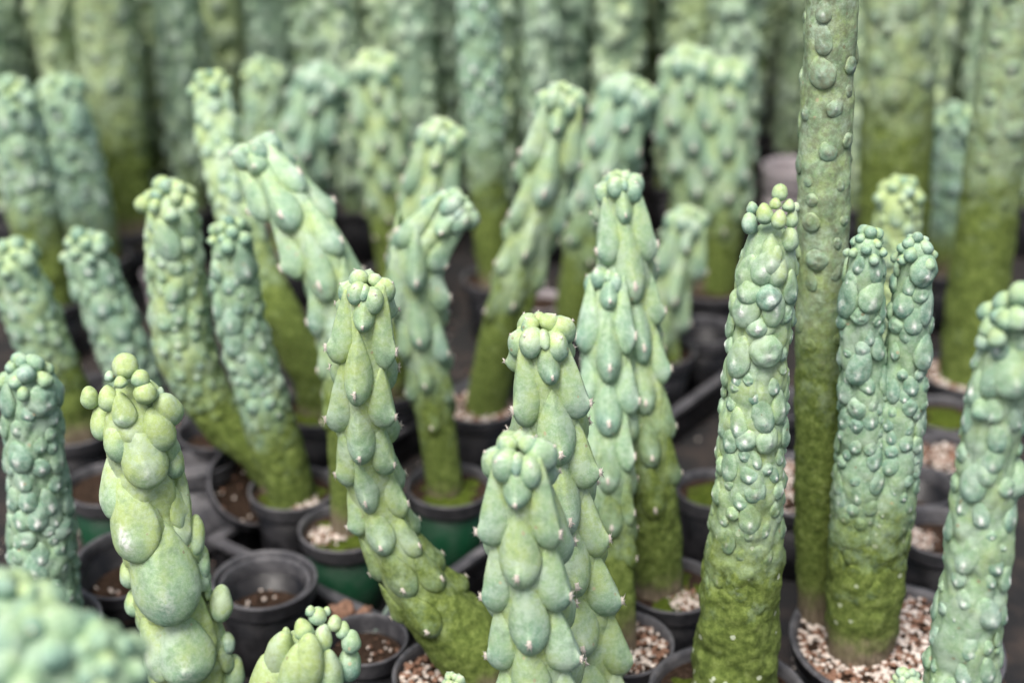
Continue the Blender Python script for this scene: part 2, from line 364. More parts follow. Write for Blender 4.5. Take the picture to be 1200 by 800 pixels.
SOILZ = .094
def make_pts(ctrl, h, lean=None):
    """ctrl: (px, py, width px) from the tip down; h distance of the foot; lean: extra distance for each point."""
    out = []
    for i, (px, py, wd) in enumerate(ctrl):
        hh = h + (lean[i] if lean else 0); p = at(px, py, hh); out.append([*p, wd / 2 * depth(p) / F])
    last = out[-1]; foot = SOILZ - .02
    if last[2] > foot + .02: out.append([last[0], last[1], foot, last[3]])
    else: last[2] = foot
    return np.array(out)
def grow(parent, origin, pts, kind, seed, size=1., mossat=.7, cork=None, speck=0., near=True, blue=.25, white=.4, gap=1.,
         phase=0., first=None, spacing=None, ncol=6, front=True, crown=True, density=1., ribs=6, protr=1., around=None):
    rng = random.Random(seed); P = HI if near else LO
    if cork is None: cork = [0, .03, .06, .045][seed % 4] if mossat < 1 else 0
    st = stem_curve(pts, (.0035 if near else .008), .90 if kind == 'R' else .97)
    r0 = float(np.median(st.r))
    stem_object(st, parent, origin, around or (72 if near else 30), ribs, .05 if kind == 'R' else .03, mossat, cork, speck, seed, {'R': .05, 'M': .13, 'K': .07}[kind], blue, 0 if kind == 'K' else 1, {'R': 0, 'M': .09, 'K': .03}[kind])
    rt = float(np.interp(r0 * 1.2, st.s, st.r))
    def skincol(s, b=None):
        mo = smoothstep(mossat - .30, mossat + .22, s / st.L)
        return (mo, blue, white * rng.uniform(.2, 1.25), 0 if kind == 'K' else 1)
    if kind == 'R':
        sp = spacing or r0 * 2.05; s0 = first or r0 * 1.1
        for c in range(ncol):
            ph = phase + c * 2 * math.pi / ncol; s = s0 + (sp * .5 if c % 2 else 0)
            while s < st.L * min(1, mossat + .10):
                p, r, n, t = frame(st, s, ph + rng.uniform(-.12, .12))
                fade = 1 - .65 * smoothstep(mossat - .45, mossat + .05, s / st.L)
                W = r * (.46 if s < s0 + .3 * sp else .54) * size * rng.uniform(.86, 1.14) * (.70 + .3 * fade); Lh = sp * .60 * (.62 + .38 * fade) * rng.uniform(.84, 1.08)
                Lh = min(Lh, (s + .12 * r0) / 1.5)
                T = r * .60 * protr * rng.uniform(.85, 1.12) * (.35 + .65 * fade)
                put(rng.choice(P['R']), parent, origin, p + n * r * .955 - t * Lh * .52, n, t, W, T, Lh, skincol(s))
                s += sp * (.60 + .4 * fade) * rng.uniform(.93, 1.07)
        if crown:
            tp, _, _, tt = frame(st, 0, 0); k0 = r0
            for j in range(6):
                a = phase + (j + .5) * 2 * math.pi / 6 + rng.uniform(-.1, .1); q, rr, n, t = frame(st, k0 * .3, a)
                b = rt * rng.uniform(.46, .54); nn = nrm(n * .9 - t * .45)
                put(rng.choice(P['T']), parent, origin, st.p[0] + n * rt * .80 + t * k0 * (.08 + .22 * (j % 2)), nn, nrm(t + n * .25), b * .95, b, b * 1.22, (0, blue + .12, .3, 1), 'crown_knob')
            for j in range(4):
                a = phase + j * math.pi / 2; q, rr, n, t = frame(st, 0, a); b = rt * (.27 if j == 0 else rng.uniform(.32, .42))
                put(rng.choice(P['T']), parent, origin, st.p[0] + n * rt * (.84 if j == 0 else .40) + t * k0 * (-.02 if j == 0 else -.22), nrm(n * .7 - t * .7), t, b * .9, b * .9, b * (1.6 if j == 0 else 1.2), (0, blue + .05, .3, 1), 'bud')
    else:
        old = kind == 'K'; sites = []; tries = 0
        want = int((1300 if not old else 260) * density)
        smax = st.L * min(.97, mossat + (.12 if not old else .25))
        while tries < want:
            tries += 1
            s = rng.uniform(r0 * .95, smax); ph = rng.uniform(-math.pi, math.pi)
            if not front and math.cos(ph) > .15 : continue
            p, r, n, t = frame(st, s, ph)
            z = (.34 if not old else .34) * r0 * size * rng.choice([.6, .8, .9, 1.0, 1.15, 1.35]) * (1.15 - .45 * s / smax)
            pos = p + n * r
            if any(np.linalg.norm(pos - a) < (z + b) * (.90 if not old else 1.3) * gap for a, b in sites): continue
            sites.append((pos, z)); fade = 1 - .6 * smoothstep(mossat - .15, mossat + .12, s / st.L)
            typ = rng.choice(['M', 'M', 'M', 'B', 'G'] if not old else ['B', 'B', 'M'])
            dn = nrm(t + st.f[0] * rng.uniform(-.45, .45)); el = rng.uniform(1.2, 1.8) if typ == 'M' else rng.uniform(.95, 1.25)
            T = z * (.56 if not old else .42) * fade * protr
            if typ == 'G': typ = rng.choice('BM')
            put(rng.choice(P[typ]), parent, origin, pos - n * r * .05, n, dn, z, T, z * el, skincol(s))
        if crown:
            for j in range(15):
                a = j * 2.4 + rng.uniform(-.3, .3); rad = rt * math.sqrt((j + .2) / 15) * 1.12
                n = st.e[0] * math.cos(a) + st.f[0] * math.sin(a); b = rt * rng.uniform(.22, .38)
                pos = st.p[0] + n * rad + st.t[0] * (rad / rt) ** 2 * r0 * .75 - st.t[0] * b * .6
                nn = nrm(n * (rad / rt) - st.t[0] * .7)
                put(rng.choice(P['G']), parent, origin, pos, nn, nrm(n + st.t[0] * .6), b, b * .95, b * rng.uniform(1., 1.35), (0, blue - rng.uniform(0, .35), .2, 1), 'crown_knob')
    return st
CACTI = []
def cactus(label, kind, ctrl, h, group=None, lean=None, name=None, more=None, pot=None, **kw):
    pts = make_pts(ctrl, h, lean); base = np.array([pts[-1][0], pts[-1][1], SOILZ - .02])
    nm = name or {'R': 'tubercled_cactus', 'M': 'monstrose_cactus', 'K': 'columnar_cactus'}[kind]
    t = thing(nm, label, 'cactus', tuple(base), group)
    seed = kw.pop('seed', len(CACTI) + 1)
    st = grow(t, base, pts, kind, seed, **kw)
    for i, (c2, h2, l2, k2) in enumerate(more or []):
        kk = dict(kw); kk.update(k2); grow(t, base, make_pts(c2, h2, l2), kind, seed + 50 + i, **kk)
    CACTI.append((t, base, pts)); return t, base, st
def pins(t, base, st, lst, near=True):
    """hand placed knobs: px, py, half width, half length, turn (degrees from straight down, + to the right), type, lift, colour"""
    P = HI if near else LO
    tops = np.array([[600 + F * np.dot(p - CAM, RT) / depth(p), 400 - F * np.dot(p - CAM, UP) / depth(p)] for p in st.p])
    for i, (px, py, rx, ry, ang, typ, lift, colr) in enumerate(lst):
        k = int(np.argmin(np.abs(tops[:, 1] - py))) if py > tops[0, 1] else 0
        c = st.p[k]; d = depth(c); r = st.r[k]; u = np.clip((px - tops[k, 0]) * d / F / r, -1, 1)
        side = math.sqrt(max(0, 1 - u * u)); back = nrm(np.array([0, -1., .12]))
        d2 = d - r * side * .9
        pos = CAM + ray(px, py) * ((d2 - lift * r)); sc = d2 / F
        n = nrm(back * max(.35, side) + RT * u * .9); a = R(ang); typ = 'P' if typ == 'M' else typ
        down = -UP * math.cos(a) + RT * math.sin(a)
        if typ == 'P': pos = c - (FW * side - RT * u) * r * .93 + (CAM + ray(px, py) * d2 - (c + (-FW * side + RT * u) * r)) * np.array([.0, .0, 1.]); thick = rx * sc * .80
        else: thick = rx * sc * .95; pos = pos - n * rx * sc * .25
        put(P[typ][i % len(P[typ])], t, base, pos, n, down, rx * sc, thick, ry * sc, colr,
            'crown_knob' if ry < 17 and i < 12 else 'tubercle')

# ------------------------------------------------------------------ pots
def rock(rng, c, s):
    v = []; 
    base = [(1,0,0),(-1,0,0),(0,1,0),(0,-1,0),(0,0,1),(0,0,-1),(.6,.6,.6),(-.6,.6,.6),(.6,-.6,.6),(-.6,-.6,.6)]
    rot = Matrix.Rotation(rng.uniform(0, 6.28), 3, 'Z') @ Matrix.Rotation(rng.uniform(0, 6.28), 3, 'X')
    sc = Vector((rng.uniform(.6, 1.2), rng.uniform(.6, 1.2), rng.uniform(.5, 1)))
    for b in base:
        p = rot @ Vector((b[0]*sc.x, b[1]*sc.y, b[2]*sc.z)) * s * rng.uniform(.75, 1.15); v.append(tuple(Vector(c) + p))
    f = [(4,6,8),(4,8,9),(4,9,7),(4,7,6),(0,8,6),(1,7,9),(2,6,7),(3,9,8),(0,6,2),(0,3,8),(1,9,3),(1,2,7),(0,2,5),(2,1,5),(1,3,5),(3,0,5)]
    return v, f
def gravel_mesh(seed, n, rad, white, smin, smax, patch=None):
    rng = random.Random(seed); v, f, mi = [], [], []
    for i in range(n):
        a = rng.uniform(0, 6.283); r = rad * math.sqrt(rng.random()); x, y = r * math.cos(a), r * math.sin(a)
        if patch and math.hypot(x - patch[0], y - patch[1]) > patch[2] * rng.uniform(.6, 1.1): continue
        vv, ff = rock(rng, (x, y, rng.uniform(0, .004)), rng.uniform(smin, smax)); o = len(v); v += vv
        f += [tuple(q + o for q in t) for t in ff]; mi += [0 if rng.random() < white else 1] * len(ff)
    return mesh('gravel', v, f, [PERL, BARK], False, None, mi)
BIG = gravel_mesh(77, 1700, .0475, .5, .0010, .0026)
GR = [gravel_mesh(s, 420, .0465, .46, .0016, .0042) for s in range(3)]
SPARSE = [gravel_mesh(9 + s, 26, .045, .35, .0016, .0036) for s in range(2)]
PATCH = [gravel_mesh(20, 900, .046, .75, .0012, .0030, (-.018, -.010, .022)), gravel_mesh(21, 900, .046, .7, .0012, .003, (.014, -.022, .02)), gravel_mesh(22, 900, .046, .7, .0012, .003, (-.024, .004, .022))]
def disc(name, rad, mat, seed, amp, domeh=0., rings=9, seg=28):
    v = [(0, 0, domeh)]; f = []
    for i in range(1, rings + 1):
        for j in range(seg):
            a = 6.28318 * j / seg; r = rad * i / rings; x, y = r * math.cos(a), r * math.sin(a)
            e = 1 if i < rings else 0
            v.append((x, y, domeh * (1 - (i / rings) ** 2) + amp * e * (noise.noise(Vector((x * 60, y * 60, seed))) + .6 * noise.noise(Vector((x * 160, y * 160, seed))))))
    for j in range(seg): f.append((0, 1 + j, 1 + (j + 1) % seg))
    for i in range(rings - 1):
        for j in range(seg):
            a = 1 + i * seg + j; b = 1 + i * seg + (j + 1) % seg; f.append((a, a + seg, b + seg, b))
    return mesh(name, v, f, [mat])
SOILM = [disc('soil', .0478, SOIL, s, .003) for s in range(3)]
MOSSM = [disc('moss', .0470, MOSS, 5 + s, .005, .007) for s in range(2)]
def pot_meshes(mat):
    wall = [(.0005, 0), (.0365, 0), (.038, .002), (.0465, .088), (.0448, .088), (.0375, .006), (.0005, .005)]
    rim = [(.0465, .086), (.0500, .086), (.0512, .088), (.0520, .1015), (.0530, .103), (.0528, .1056), (.0512, .1062), (.0496, .1052), (.0488, .1005), (.0462, .0875), (.0465, .086)]
    return mesh('pot_wall', *lathe(wall, 40), [mat]), mesh('pot_rim', *lathe(rim, 48), [mat])
POTM = {'black': pot_meshes(BLACK), 'green': pot_meshes(GREEN), 'grey': pot_meshes(GREY), 'pale': pot_meshes(PALE)}
RIMG = POTM['grey'][1]
POTS = []
def pot(label, x, y, rad=.0525, style='black', fill='soil', group=None, tilt=None, height=.1, z=0., soilz=None, rot=None):
    t = thing('plant_pot', label, 'pot', (x, y, z), group)
    s = rad / .0525; t.scale = (s, s, height / .1); rz = random.uniform(0, 6.28) if rot is None else rot
    t.rotation_euler = (tilt[0], tilt[1], rz) if tilt else (0, 0, rz)
    wl, rm = POTM[style]; link('wall', wl, t); link('rim', RIMG if style in ('green', 'black') and rad != .0526 else rm, t)
    if fill != 'empty':
        zz = (soilz if soilz is not None else SOILZ) * .1 / height
        sc = .80 if zz < .06 else (.97 if zz < .09 else 1)
        T = Matrix.Translation((0, 0, zz)) @ Matrix.Diagonal((sc, sc, 1, 1))
        link('soil', SOILM[len(POTS) % 3], t, T)
        T2 = Matrix.Translation((0, 0, zz + .0015)) @ Matrix.Diagonal((sc, sc, 1, 1))
        if fill == 'gravel': link('gravel', GR[len(POTS) % 3], t, T2, 'stuff')
        if fill == 'big': link('gravel', BIG, t, T2, 'stuff')
        if fill == 'sparse': link('gravel', SPARSE[len(POTS) % 2], t, T2, 'stuff')
        if fill.startswith('moss'): link('moss', MOSSM[len(POTS) % 2], t, Matrix.Translation((0, 0, zz - .003)))
        if 'patch' in fill: link('gravel', PATCH[int(fill[-1])], t, Matrix.Translation((0, 0, zz + .004)), 'stuff')
    POTS.append((t, x, y, rad)); return t
# ------------------------------------------------------------------ cacti in the middle of the picture
YB = lambda g: (0, g, .25, 1)
cactus('pale green cactus with evenly spaced pointed tubercles, curving down to a thick mossy foot', 'R',
       [(430, 335, 46), (427, 390, 62), (426, 450, 64), (428, 520, 62), (440, 580, 64), (462, 640, 68), (500, 700, 82), (548, 752, 104), (575, 790, 104)], 1.125,
       lean=[-.02, -.02, -.02, -.01, 0, 0, 0, 0, 0], mossat=.66, first=.024, spacing=.060, blue=.18, white=.3, size=1.12, phase=.05, seed=3)
cactus('tall plump cactus with pale wax and beak-like tubercles, standing right behind a shorter twin', 'R',
       [(634, 388, 52), (640, 440, 70), (647, 510, 76), (655, 590, 80), (668, 680, 84), (684, 770, 86), (690, 830, 86)], 1.06,
       mossat=1.3, first=.028, spacing=.066, blue=.20, white=.25, size=1.12, phase=-.12, seed=4)
tc, bc, sc_ = cactus('short plump cactus with fat drooping tubercles in front of its taller twin', 'R',
       [(608, 530, 58), (612, 590, 78), (617, 660, 84), (624, 740, 86), (634, 830, 88), (640, 900, 88)], .93,
       mossat=1.3, first=.026, spacing=.060, blue=.30, white=.25, size=1.15, phase=.10, seed=5,
       more=[([(530, 796, 22), (545, 850, 30), (575, 905, 34)], .915, None, dict(spacing=.03, first=.012))])
td, bd, sd_ = cactus('smooth yellow-green cactus with a ball on top and large pouch-like swellings', 'M',
       [(149, 446, 48), (158, 490, 74), (166, 540, 76), (178, 610, 80), (200, 690, 88), (222, 770, 94), (228, 820, 94)], 1.06,
       mossat=1.3, blue=.05, white=.2, front=False, size=1.4, seed=6, crown=False)
pins(td, bd, sd_, [
    (145, 430, 16, 16, 0, 'G', .2, YB(.08)), (127, 441, 6.5, 7, 0, 'G', .3, YB(.3)), (140, 448, 7.5, 7.5, 0, 'G', .75, YB(-.2)),
    (166, 444, 11, 11, 0, 'G', .5, YB(.05)), (172, 460, 14, 14, 20, 'G', .45, YB(.1)), (189, 459, 5, 6, 0, 'G', .2, YB(.4)),
    (102, 466, 11, 14, -20, 'G', .1, YB(.1)), (124, 467, 12.5, 16, 0, 'G', .4, YB(.1)), (152, 478, 15, 21, 5, 'M', .62, YB(0)),
    (200, 480, 17, 24, 68, 'G', .35, YB(.05)), (189, 503, 18, 30, 38, 'G', .12, YB(0)), (115, 495, 13, 22, -10, 'G', .15, YB(0)),
    (134, 517, 18, 27, -6, 'G', .18, YB(.05)), (176, 528, 27, 42, 14, 'M', .15, YB(.1)), (207, 541, 12, 20, 8, 'G', .05, YB(.1)),
    (136, 566, 24, 40, -8, 'M', .05, YB(.12)), (162, 600, 32, 56, 4, 'M', .08, (0, .05, 1.0, 1)), (200, 660, 40, 70, 10, 'M', .06, YB(.15)),
    (222, 600, 20, 50, 10, 'M', -.05, YB(-.1)), (231, 628, 12, 26, 12, 'G', 0, YB(.2)), (239, 660, 10, 22, 8, 'G', 0, YB(.3)), (262, 707, 14, 23, 18, 'G', .1, YB(0)),
    (148, 672, 11, 18, -10, 'G', 0, YB(.1)), (155, 706, 13, 17, 0, 'G', 0, YB(.25)), (226, 752, 34, 46, 8, 'M', -.12, YB(.25)),
    (268, 754, 10, 14, 10, 'G', 0, YB(.35)), (188, 745, 24, 50, 5, 'M', -.1, YB(.1)), (276, 790, 14, 24, 5, 'G', 0, YB(.2))])
te, be, se = cactus('thick knobbly cactus topped by green beads, its foot coated in moss with white specks', 'M',
       [(908, 262, 46), (900, 310, 66), (893, 370, 72), (887, 430, 72), (882, 500, 78), (878, 570, 82), (872, 640, 92), (866, 720, 98), (860, 800, 104), (858, 830, 104)], 1.085,
       mossat=.60, speck=1, blue=.38, white=.9, size=.98, seed=7, crown=False, around=84)
pins(te, be, se, [
    (915, 226, 9.5, 10.5, 0, 'G', .2, YB(.2)), (909, 239, 7, 7, 0, 'G', .5, YB(-.2)), (926, 241, 8, 8, 0, 'G', .3, YB(.15)), (934, 243, 5, 6, 0, 'G', .2, YB(.2)),
    (895, 251, 10, 13, 0, 'G', .5, YB(.2)), (880, 244, 7, 8, 20, 'G', .1, YB(.4)), (876, 262, 10, 13, -10, 'G', .3, YB(.45)), (914, 258, 9, 12, 0, 'G', .7, YB(-.35)),
    (930, 256, 8, 12, 10, 'G', .4, YB(.15)), (928, 281, 11, 15, 12, 'G', .3, YB(.25)), (899, 297, 15, 24, 0, 'M', .35, YB(.4)), (873, 335, 17, 20, -15, 'M', .05, YB(.45)),
    (901, 348, 16, 17, 0, 'B', .15, (0, .55, .8, 1)), (888, 382, 13, 14, 0, 'B', .1, (0, .5, 1.4, 1)), (921, 358, 10, 24, 0, 'G', 0, YB(.3)), (912, 318, 13, 20, 5, 'G', .1, YB(.2))])
tf, bf, sf = cactus('two-headed knobbly cactus with bead clusters on both heads, joined on one corky foot', 'M',
       [(1018, 274, 36), (1013, 330, 46), (1010, 400, 50), (1010, 480, 54), (1010, 560, 66), (1008, 640, 76), (1006, 720, 76), (1006, 760, 74)], 1.165,
       mossat=.63, cork=.055, speck=.6, blue=.60, white=.7, size=1.0, seed=8,
       more=[([(1074, 280, 36), (1070, 330, 44), (1063, 410, 50), (1052, 500, 60), (1038, 580, 72), (1022, 660, 80), (1012, 730, 78), (1008, 760, 72)], 1.165, None, {})])
cactus('very tall straight column with grey warts and a brown foot behind the two-headed cactus', 'K',
       [(985, -150, 62), (975, 0, 64), (970, 100, 62), (966, 200, 64), (964, 300, 62), (962, 420, 62), (960, 540, 58), (958, 640, 52), (957, 719, 46)], 1.22,
       mossat=.56, cork=.07, blue=.34, white=.5, seed=9, size=1.1)
th, bh, sh = cactus('dark green knobbly cactus leaning out with large single beads, close beside the mossy beaded one', 'M',
       [(1202, 345, 50), (1190, 390, 66), (1174, 440, 70), (1162, 500, 68), (1152, 590, 72), (1142, 680, 78), (1128, 780, 84), (1122, 850, 88)], .90,
       mossat=1.3, blue=.52, white=.8, size=.85, gap=1.3, seed=10, more=[([(1062, 790, 30), (1072, 850, 40), (1090, 900, 40)], .89, None, {})])
pins(th, bh, sh, [(1196, 345, 14, 15, 0, 'G', .3, YB(.5)), (1193, 374, 15, 16, 0, 'G', .4, YB(.45)), (1158, 384, 13, 14, 0, 'G', .2, YB(.5)), (1178, 376, 12, 13, 0, 'G', .4, YB(.4)),
    (1152, 400, 12, 12, 0, 'G', .2, YB(.5)), (1166, 396, 11, 12, 20, 'G', .5, YB(.3)), (1176, 432, 24, 34, 5, 'M', .1, YB(.35)), (1191, 560, 20, 26, 8, 'G', .3, YB(.6)), (1150, 480, 12, 14, 0, 'G', .1, YB(.6)), (1144, 545, 14, 22, 0, 'M', .1, YB(.4))])
cactus('blue-green knobbly cactus with scaly discs in front of dark pots', 'M',
       [(28, 425, 44), (36, 470, 62), (42, 540, 66), (48, 610, 70), (54, 690, 76), (60, 760, 78)], 1.20, mossat=1.3, blue=.62, white=1.1, size=1.2, gap=.95, seed=11)
cactus('sprawling cluster of pale rounded heads low in front of the pouched cactus', 'M',
       [(45, 735, 110), (52, 800, 130), (60, 900, 130)], .63, mossat=1.3, blue=.62, white=.5, size=.8, seed=12,
       more=[([(122, 752, 90), (118, 820, 100), (100, 910, 100)], .63, None, {}), ([(10, 690, 90), (18, 760, 110), (40, 900, 110)], .67, None, {})])
tk, bk, sk = cactus('broad dumpy cactus head with smooth pads and a bead bunch beside a small ringed pot', 'M',
       [(360, 740, 36), (354, 775, 78), (348, 830, 104), (344, 900, 110)], .92, mossat=1.3, blue=.25, white=.7, size=.8, seed=13, front=False, crown=False)
pins(tk, bk, sk, [
    (374, 722, 11, 11, 0, 'G', .3, YB(.3)), (394, 730, 9, 10, 0, 'G', .3, YB(-.1)), (354, 738, 11, 14, 10, 'G', .5, YB(.1)), (381, 748, 11, 18, 12, 'G', .6, YB(.1)),
    (334, 742, 6, 8, 0, 'G', .3, YB(.2)), (364, 716, 6, 7, 0, 'G', .3, YB(.3)), (384, 716, 5, 6, 0, 'G', .2, YB(.3)), (324, 768, 19, 40, -52, 'G', .12, YB(.05)), (310, 800, 24, 40, -40, 'G', .05, YB(.0)),
    (362, 778, 18, 38, 0, 'G', .45, YB(0)), (344, 790, 18, 40, -14, 'G', .35, YB(.05)),
    (388, 790, 18, 32, 22, 'G', .3, YB(.2)), (414, 752, 12, 15, 20, 'G', .2, YB(.5)), (412, 778, 15, 22, 15, 'G', .1, YB(.6)), (404, 738, 9, 11, 0, 'G', 0, YB(.4))])
# ------------------------------------------------------------------ the second line, going out of focus
cactus('straight tubercled cactus with dark leafy crown just behind the tall plump one', 'R',
       [(713, 325, 34), (712, 380, 56), (712, 450, 58), (714, 540, 58), (718, 640, 56), (722, 720, 52), (724, 775, 50)], 1.165, lean=[.14, .12, .10, .07, .04, .01, 0],
       mossat=.62, blue=.42, seed=14, size=1.1, spacing=.062, phase=.1)
cactus('tubercled cactus with a bulging mossy foot, rising from a pot with a perlite patch', 'R',
       [(726, 215, 36), (730, 270, 56), (738, 350, 60), (748, 440, 62), (757, 530, 66), (764, 610, 74), (770, 675, 66)], 1.275, lean=[.06, .05, .04, .02, 0, 0, 0],
       mossat=.60, blue=.34, seed=15, size=1.1, spacing=.066, phase=-.2)
cactus('slim pale cactus leaning outward with pointed leafy tubercles above black nested pots', 'R',
       [(806, 255, 34), (796, 300, 50), (782, 350, 52), (770, 410, 52)], 1.85, mossat=.8, blue=.35, seed=16, spacing=.075, near=False)
cactus('cactus with its crown bent sideways, growing from a mossy dark green pot', 'R',
       [(538, 243, 40), (512, 268, 56), (488, 300, 62), (490, 350, 60), (500, 420, 54), (510, 490, 50), (520, 560, 48)], 1.476,
       mossat=.62, blue=.40, seed=17, spacing=.066, size=1.1, near=False)
cactus('long cactus slanting out, then dropping behind the evenly tubercled one', 'R',
       [(300, 178, 44), (322, 215, 62), (356, 268, 66), (386, 330, 62), (398, 400, 54), (402, 480, 46), (406, 560, 44), (408, 622, 44)], 1.385,
       lean=[.10, .08, .05, .03, .02, 0, 0, 0], mossat=.60, blue=.35, white=.3, seed=18, spacing=.07, size=1.1, near=False)
cactus('bumpy yellow-green cactus bending over at its mossy foot, sharing a pot with a straighter one', 'M',
       [(196, 222, 46), (202, 270, 64), (208, 340, 68), (218, 410, 68), (236, 455, 62), (270, 500, 56), (305, 530, 56), (330, 556, 58)], 1.49,
       mossat=.58, blue=.30, white=.5, seed=19, size=1.05, near=False)
cactus('bumpy blue-green cactus standing straighter in the same pot as the bending one', 'M',
       [(270, 262, 36), (274, 310, 52), (284, 380, 58), (302, 450, 58), (324, 520, 62), (340, 572, 56)], 1.455,
       mossat=.66, blue=.52, white=.6, seed=20, size=1.0, near=False)
cactus('slender leaning cactus with a lumpy pale crown and long mossy lower stem', 'M',
       [(246, 90, 40), (254, 140, 50), (270, 220, 52), (296, 300, 50), (330, 370, 50), (366, 440, 52), (374, 475, 50)], 1.68,
       lean=[.12, .1, .06, .03, 0, 0, 0], mossat=.50, blue=.28, white=.4, seed=21, near=False)
cactus('stubby knobbly cactus tilted away from the bumpy yellow-green one over bare dark ground', 'M',
       [(94, 278, 38), (108, 315, 54), (130, 370, 58), (152, 430, 60), (168, 490, 60)], 1.64, mossat=.85, blue=.58, white=.7, seed=22, near=False)
cactus('knobbly cactus slanting in with a mossy lower half behind the scaly blue-green one', 'M',
       [(8, 290, 48), (24, 335, 60), (46, 390, 62), (70, 450, 60), (86, 500, 58)], 1.62, mossat=.55, blue=.45, white=.6, seed=23, near=False)
cactus('pale smooth-flanked cactus slanting up from a pot with pebbles, darker and mossy toward its foot', 'R',
       [(658, 112, 40), (648, 170, 58), (632, 240, 60), (612, 310, 58), (588, 390, 56), (570, 470, 54)], 1.685, mossat=.58, blue=.30, white=.4, seed=24, spacing=.08, near=False)
cactus('cactus with a broad frilled crown leaning the same way as the pale slanting one', 'R',
       [(742, 108, 50), (724, 150, 66), (706, 220, 66), (688, 300, 62), (672, 385, 58)], 1.95, mossat=.60, blue=.48, white=.6, seed=25, spacing=.075, ncol=8, protr=.75, near=False)
cactus('pair of fused stems with a wide fan of pale tips', 'R',
       [(806, 70, 50), (806, 130, 62), (812, 210, 62), (824, 330, 60)], 2.12, mossat=.62, blue=.35, white=.5, seed=26, spacing=.075, ncol=8, protr=.75, near=False,
       more=[([(852, 82, 44), (850, 150, 56), (846, 230, 58), (838, 330, 56)], 2.11, None, {})])
cactus('pale cactus with flaring crown half hidden by the one with a bent crown', 'R',
       [(520, 155, 40), (510, 195, 54), (496, 260, 58), (476, 350, 56), (452, 455, 54)], 1.74, mossat=.66, blue=.30, white=.3, seed=27, spacing=.075, near=False)
cactus('light green cactus with a dark knobbly crown standing before the tall columns', 'R',
       [(438, 75, 46), (444, 130, 60), (452, 200, 60), (462, 270, 58), (470, 330, 56)], 2.15, mossat=.62, blue=.22, white=.4, seed=28, spacing=.07, ncol=8, protr=.75, near=False)
cactus('grey-green cactus with a frilly crown leaning onto the light green one', 'R',
       [(380, 92, 46), (366, 140, 64), (354, 200, 62), (344, 290, 58)], 2.27, mossat=.7, blue=.55, white=.5, seed=29, spacing=.07, ncol=8, protr=.75, near=False)
cactus('small knobbly head with pale beads between two leaning cacti', 'M',
       [(308, 75, 38), (308, 120, 46), (310, 190, 48), (312, 262, 48)], 2.40, mossat=.75, blue=.40, white=.7, seed=30, near=False)
cactus('tall narrow knobbly column with blue-white crust, taller than all its near neighbours', 'M',
       [(560, -40, 44), (562, 40, 50), (566, 120, 50), (572, 220, 46), (582, 325, 44)], 2.12, mossat=.60, blue=.62, white=.9, seed=31, near=False)
cactus('bumpy leaning column with pale warts over an olive foot', 'M',
       [(14, 100, 44), (24, 160, 58), (40, 250, 60), (58, 345, 58)], 2.04, mossat=.55, blue=.5, white=.8, seed=32, near=False)
cactus('rough bluish column close beside the leaning one with pale warts', 'M',
       [(66, 95, 44), (80, 150, 58), (98, 225, 58), (114, 300, 56)], 2.22, mossat=.75, blue=.6, white=.7, seed=33, near=False)
cactus('tall yellowish ribbed column with few warts', 'K',
       [(112, -120, 66), (120, 0, 68), (134, 120, 70), (150, 275, 66)], 2.36, mossat=.65, blue=.3, white=.5, seed=34, near=False)
cactus('thick tall scabby column, widest of all, yellow-green along one flank', 'K',
       [(1062, -160, 84), (1056, 0, 86), (1052, 120, 86), (1048, 240, 84), (1046, 376, 80)], 1.98, mossat=.5, blue=.30, white=.4, seed=35, near=False)
cactus('tall scabby column leaning outward, its foot in a pot of brown pebbles', 'K',
       [(1210, -140, 66), (1190, 0, 68), (1172, 140, 70), (1154, 280, 72), (1140, 400, 72), (1136, 432, 70)], 1.78, mossat=.55, blue=.42, white=.7, seed=36, near=False)
cactus('short cactus with a neat whorl of green beads in front of the thick scabby column', 'M',
       [(1056, 215, 40), (1052, 260, 50), (1050, 340, 54), (1030, 500, 54)], 1.62, mossat=.7, blue=.15, white=.3, seed=37, near=False)
cactus('dark green cactus with a pale beaded tip between the two scabby columns', 'M',
       [(1124, 130, 42), (1118, 190, 56), (1108, 260, 56), (1100, 320, 54)], 2.17, mossat=.7, blue=.7, white=.6, seed=38, near=False)

# ------------------------------------------------------------------ pots
def pot_px(label, px, py, **k):
    p = on(px, py, .105); return pot(label, float(p[0]), float(p[1]), **k)
outer = pot_px('empty black pot with another pot nested inside it and dark soil at the bottom', 310, 678, rad=.056, fill='empty')
pot('inner pot nested in the empty black pot, holding a few crumbs of soil', outer.location.x, outer.location.y, rad=.0486, fill='sparse', height=.088, z=.008, soilz=.055)
pot_px('dark green pot with a white heap of perlite at the foot of a mossy stem', 404, 617, style='green', fill='moss_patch0', rot=0)
pot_px('dark green pot filled with moss under the cactus with bent crown', 527, 568, style='green', fill='moss')
pot_px('black pot shared by two bumpy mossy-footed cacti', 343, 571, fill='moss_patch1', rot=0)
pot_px('black pot at the foot of the slender leaning cactus', 370, 478, fill='moss', rad=.052)
pot_px('black pot with brown pebbles under the pale slanting cactus', 562, 472, fill='gravel', rad=.055)
pot_px('black pot with a small perlite patch under the bulging mossy foot', 787, 684, fill='moss_patch1', rot=0)
pot_px('small black pot with a mossy mouth standing alone on bare ground', 836, 572, fill='moss', rad=.045)
pot_px('wide pot with speckled pebbles behind the mossy beaded cactus', 940, 566, fill='gravel', rad=.076)
pot('broad black pot with mossy soil under the beaded mossy-footed cactus', be[0] - .005, be[1], rad=.076, fill='moss')
pot('broad black pot full of perlite and bark under the two-headed cactus and the tall column', .385, 1.165, rad=.105, fill='big')
pot_px('black pot with brown pebbles at the foot of the outward-leaning scabby column', 1134, 436, fill='gravel', rad=.066)
